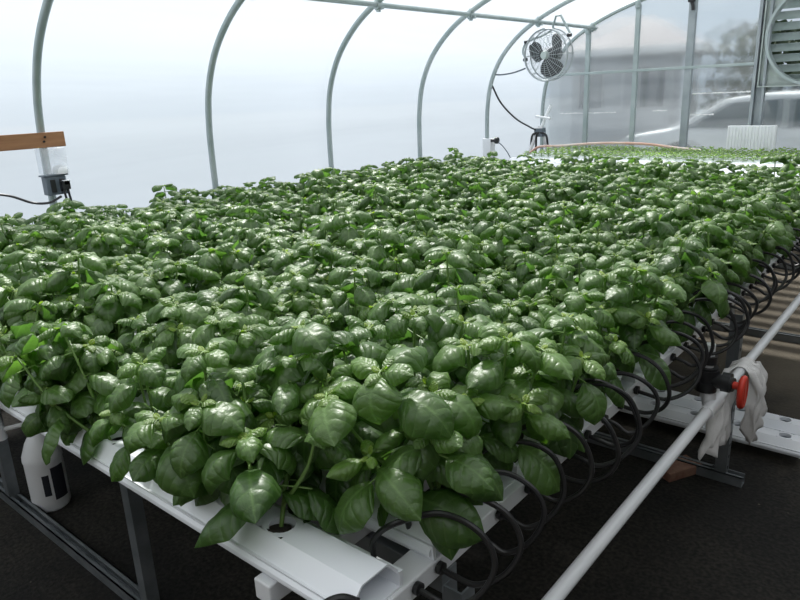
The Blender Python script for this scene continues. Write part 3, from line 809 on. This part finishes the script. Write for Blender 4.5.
spots = []
for k in range(NB):
    for i in range(NH):
        x, y = HOLES[i] + JIT[k], chan_y(k)
        dist = math.sqrt(x*x + y*y + .35)
        if x < -3.95 + .09*max(0, k - 5)*.5: continue
        # off to the right of the frame: skip what the picture cannot show
        xc = .76980715*x + .63688392*y + .04214052*.5; zc_ = -.61965651*x + .72988869*y + .28859714*.5
        if 400 + 676*xc/zc_ > 930 or 400 + 676*xc/zc_ < -110: continue
        spots.append((dist, k, i, x, y))
spots.sort()
BIG = {(0,1): (1.2, -.04, .36), (0,2): (1.10, .05, .0), (1,0): (1.24, .36, .02), (1,1): (1.2, .34, .12), (2,0): (1.15, .1, .08), (3,0): (1.12, .0, .1), (5,0): (1.15,.05,.1)}
def plant(k, i, x, y):
    lm, tm, sm = protos[(i*7 + k*3 + rnd.randrange(NV)) % NV]
    lab = 'leafy green basil plant in the %s channel from the camera, %s from the aisle end' % ('nearest' if k == 0 else ordinal(k+1), ordinal(i if k == 0 else i+1))
    t = thing('basil_plant', lab, 'basil plant', (x + rnd.uniform(-.006,.006), y + rnd.uniform(-.006,.006), ZT), 'basil plants in the grow channels')
    t.rotation_euler = (rnd.uniform(-.16,.16), rnd.uniform(-.16,.16), rnd.uniform(0, 6.28))
    s = rnd.uniform(.86, 1.14)
    if k == 0 and (k, i) not in BIG: t.rotation_euler = (rnd.uniform(.12,.22) if i < 4 else rnd.uniform(.45,.62), rnd.uniform(-.12,.12), t.rotation_euler[2]); t.location.z = ZT - (.0 if i < 4 else .012); t.location.y -= (0 if i < 4 else .012)
    t.scale = (s, s, s*rnd.uniform(.88, 1.12)*(.85 if x < -3.2 else 1))
    if (k, i) in BIG:
        q, rx, ry = BIG[(k, i)]; t.scale = (q, q, q*.98); t.rotation_euler = (rx, ry, t.rotation_euler[2])
    for nm, me in (('leaves', lm), ('young_leaves', tm), ('stems', sm)) + (('root_plug', plugm),):
        o = bpy.data.objects.new(nm, me); COL.objects.link(o); o.parent = t
        if nm == 'young_leaves': o['label'] = 'pale yellow-green young leaves at the shoot ends'
spots = [q for q in spots if (q[1], q[2]) != (0, 0)]
for d, k, i, x, y in spots[:300]: plant(k, i, x, y)

# the rest, farther off, as one mass of leaves
low = [basil(300 + i, 5, 6, 1.02) for i in range(6)]
far = Acc(); packs = []
for le, ti, st in low:
    a = Acc()
    for s in (le, ti):
        a.add(np.concatenate(s.P), np.concatenate(s.Q), np.concatenate(s.U), np.concatenate(s.A))
    packs.append((np.concatenate(a.P), np.concatenate(a.Q), np.concatenate(a.U), np.concatenate(a.A)))
for d, k, i, x, y in spots[300:]:
    P, Q, U, A = packs[rnd.randrange(6)]
    s = rnd.uniform(.88, 1.14)
    M = np.array(Euler((rnd.uniform(-.1,.1), rnd.uniform(-.1,.1), rnd.uniform(0, 6.28))).to_matrix())
    far.add((P*np.array([s, s, s*rnd.uniform(.9,1.1)])) @ M.T + np.array([x, y, ZT]), Q, U, np.clip(A + rnd.uniform(-.06,.06), 0, 1))
o = link('basil_foliage', far.mesh('basil_foliage'), M_LEAF, None, False)
tag(o, 'dense mass of farther basil plants filling the rest of the bench', 'basil', None, 'stuff')

# seedlings in the nursery channels
sp = []
for i in range(4):
    rg = random.Random(900+i); a = Acc()
    for q in range(4):
        for s in (0, 1):
            for r in (0,):
                L = (.030, .040, .034, .020)[q]
                P, Q, U, A = leaf_arrays(L*rg.uniform(.8,1.2), L*.7, math.radians(25 + 12*q), math.radians(50), 1.0, 4, 5, rg, .20 + .16*q)
                a.add(P @ rotz(PI*s + PI/2*q + rg.uniform(-.4,.4)).T + np.array([0,0,.010 + .010*q]), Q, U, A)
    lm = a.mesh('leaves'); lm.materials.append(M_LEAF)
    b = MB(); b.tube([(0,0,-.02),(.001,0,.01),(0,0,.032)], .0016, 5); sm = bpy.data.meshes.new('stem'); sm.from_pydata(b.v, [], b.f); sm.materials.append(M_STEM)
    sp.append((lm, sm))
for j, y in enumerate(NUR):
    if j == 0: continue
    for i in range(38):
        x = XE - .06 - .085*i
        xc = .76980715*x + .63688392*y; zc_ = -.61965651*x + .72988869*y + .2
        if 400 + 676*xc/zc_ > 815: continue
        lm, sm = sp[rnd.randrange(4)]
        t = thing('basil_seedling', 'tiny green seedling in the %s seedling channel of the far end' % ids[j], 'seedling', (x, y, ZT), 'seedlings in the %s far channel' % ids[j])
        t.rotation_euler = (0, 0, rnd.uniform(0, 6.28)); s = rnd.uniform(1.35, 1.9); t.scale = (s, s, s*.72)
        for nm, me in (('leaves', lm), ('stem', sm)):
            o = bpy.data.objects.new(nm, me); COL.objects.link(o); o.parent = t

# ------------------------------------------------------------------ outside
M_YARD = noisy('pale_yard', (.105,.13,.155), (.125,.15,.175), .7, .95)
b = MB()
b.add([(-90,-60,-.03),(90,-60,-.03),(90,120,-.03),(-90,120,-.03)], [(0,1,2,3)])
struct(b.build('ground', M_YARD, None, False), 'pale yard outside the greenhouse', 'ground')
M_DRIVE = noisy('asphalt_drive', (.045,.047,.05), (.075,.078,.08), 1.5, .9)
b = MB(); b.add([(-4.6,8.1,-.025),(10,8.1,-.025),(10,30,-.025),(-12.5,30,-.025)], [(0,1,2,3)])
struct(b.build('driveway', M_DRIVE, None, False), 'dark asphalt drive outside the end wall', 'ground')
M_HW = noisy('house_siding', (.50,.52,.54), (.56,.58,.60), 2, .8)
M_ROOF = mat('house_roof', (.16,.15,.16), .8); M_HG = mat('house_window_glass', (.05,.06,.07), .2)
t = thing('house', 'pale house with dark windows showing blurred through the end wall panels', 'house', (-7.4, 16.0, 0))
t.rotation_euler = (0, 0, math.radians(14))
b = MB(); b.box(-.9, 2.2, 0, 6, 0, 2.35); b.build('wall', M_HW, t, False)
b = MB(); b.add([(-1.3,-.5,2.33),(2.6,-.5,2.33),(2.6,6.5,2.33),(-1.3,6.5,2.33),(.2,3,3.3),(1.1,3,3.3)], [(0,1,5,4),(1,2,5),(2,3,4,5),(3,0,4),(0,3,2,1)]); b.build('roof', M_ROOF, t, False)
b = MB(); b.box(-1.3,2.6,-.52,-.46,2.2,2.36); b.box(2.56,2.62,-.5,6.5,2.2,2.36); b.build('fascia', mat('house_trim', (.62,.63,.64), .7), t, False)
for x in (.1, 1.5):
    b = MB(); b.box(x-.3, x+.3, -.05, .0, 1.0, 1.95); w = b.build('window', mat('window_frame_%d' % int(x*10+50), (.6,.61,.62), .6), t, False)
    b = MB(); b.box(x-.26, x+.26, -.06, -.05, 1.04, 1.91); b.build('pane', M_HG, w, False)
for y in (1.2, 3.4):
    b = MB(); b.box(2.2, 2.25, y-.4, y+.4, 1.0, 1.95); w = b.build('window', mat('window_frame_s%d' % int(y*10), (.6,.61,.62), .6), t, False)
    b = MB(); b.box(2.25, 2.26, y-.35, y+.35, 1.04, 1.91); b.build('pane', M_HG, w, False)
# parked car
t = thing('parked_car', 'pale parked car showing blurred through the end wall beside the wide post', 'car', (-2.2, 12.0, 0))
M_CAR = mat('car_paint', (.78,.80,.82), .25); M_CG = mat('car_glass', (.10,.13,.15), .1); M_TY = mat('car_tyre', (.02,.02,.02), .8)
side = [(-2.2,.35),(-2.25,.62),(-2.1,.76),(-1.55,.84),(-.75,1.28),(-.3,1.34),(.7,1.33),(1.2,1.2),(1.75,.9),(2.15,.82),(2.25,.6),(2.2,.32)]
b = MB(); b.prism(side, lambda u, v, w: (u, w, v), -.82, .82); b.build('body', M_CAR, t, False, .04)
b = MB()
for w in (-.83, .822):
    b.prism([(-1.35,.86),(-.72,1.22),(.02,1.26),(.02,.86)], lambda u, v, q: (u, q, v), w, w+.008); b.prism([(.1,.86),(.1,1.26),(.7,1.25),(1.45,.9)], lambda u, v, q: (u, q, v), w, w+.008)
b.build('side_glass', M_CG, t, False)
for x in (-1.4, 1.4):
    for w in (-.84, .66):
        b = MB(); b.lathe([(.05,0),(.31,.0),(.33,.03),(.33,.15),(.31,.18),(.05,.18)], 24, Matrix.Translation((x, w+.0, .33)) @ Matrix.Rotation(-PI/2, 4, 'X')); b.build('wheel', M_TY, t)
# dark trees beyond the car and the house
def tree(x, y, h, r, seed, lab):
    rg = random.Random(seed); t = thing('tree', lab, 'tree', (x, y, 0), 'trees beyond the end wall')
    b = MB(); b.tube([(0,0,-.03),(.05,.02,h*.4),(0,0,h*.8)], [.16,.12,.04], 8); b.build('trunk', mat('bark_%d' % seed, (.08,.06,.05), .9), t)
    b = MB()
    for q in range(900):
        a = rg.uniform(0, 6.28); z = h*rg.uniform(.12, 1.0); rr = r*math.sqrt(rg.random())*(1.0 - .6*abs(z/h - .45))
        c = Vector((rr*math.cos(a), rr*math.sin(a), z)); M = Euler((rg.uniform(0,6),rg.uniform(0,6),rg.uniform(0,6))).to_matrix()
        s = rg.uniform(.14, .30)
        b.add([c + M @ Vector(p)*s for p in ((-.5,0,0),(0,-.7,0),(.5,0,.1),(0,.7,0))], [(0,1,2,3)])
    b.build('foliage', mat('tree_leaf_%d' % seed, (.045,.075,.04), .7), t, False)
tree(-4.4, 21.0, 2.9, 1.9, 1, 'dark tree beyond the end wall, right beside the house')
tree(-1.6, 20.0, 2.7, 2.1, 2, 'dark tree beyond the end wall, behind the parked car')
tree(1.8, 19.0, 2.9, 2.0, 3, 'dark tree seen between the exhaust fan louvres')

# ------------------------------------------------------------------ light
w = bpy.data.worlds.new('overcast_sky'); scene.world = w; w.use_nodes = True
N = w.node_tree.nodes; L = w.node_tree.links
bg = N['Background']; tc = N.new('ShaderNodeTexCoord'); sx = N.new('ShaderNodeSeparateXYZ'); L.new(tc.outputs['Generated'], sx.inputs[0])
r = N.new('ShaderNodeValToRGB'); L.new(sx.outputs['Z'], r.inputs['Fac'])
e = r.color_ramp.elements
e[0].position = 0.0; e[0].color = (.50,.59,.69,1); e[1].position = .75; e[1].color = (1.0,1.0,1.0,1)
x = e.new(.38); x.color = (.92,.96,1.0,1)
L.new(r.outputs['Color'], bg.inputs['Color']); bg.inputs['Strength'].default_value = 1.0
sun = bpy.data.lights.new('sun', 'SUN'); sun.energy = 10; sun.angle = math.radians(5); sun.color = (1, .97, .92)
so = bpy.data.objects.new('sun', sun); COL.objects.link(so)
so.rotation_euler = Vector((-.55, .50, .90)).to_track_quat('Z', 'Y').to_euler(); so.location = (-6, 6, 12)

scene.view_settings.view_transform = 'Standard'; scene.view_settings.look = 'None'
scene.view_settings.exposure = -.05; scene.view_settings.gamma = 1
scene.view_settings.use_curve_mapping = False
scene.cycles.use_denoising = True
scene.cycles.max_bounces = 10; scene.cycles.transparent_max_bounces = 16; scene.cycles.diffuse_bounces = 5; scene.cycles.transmission_bounces = 8
scene.cycles.sample_clamp_indirect = 8
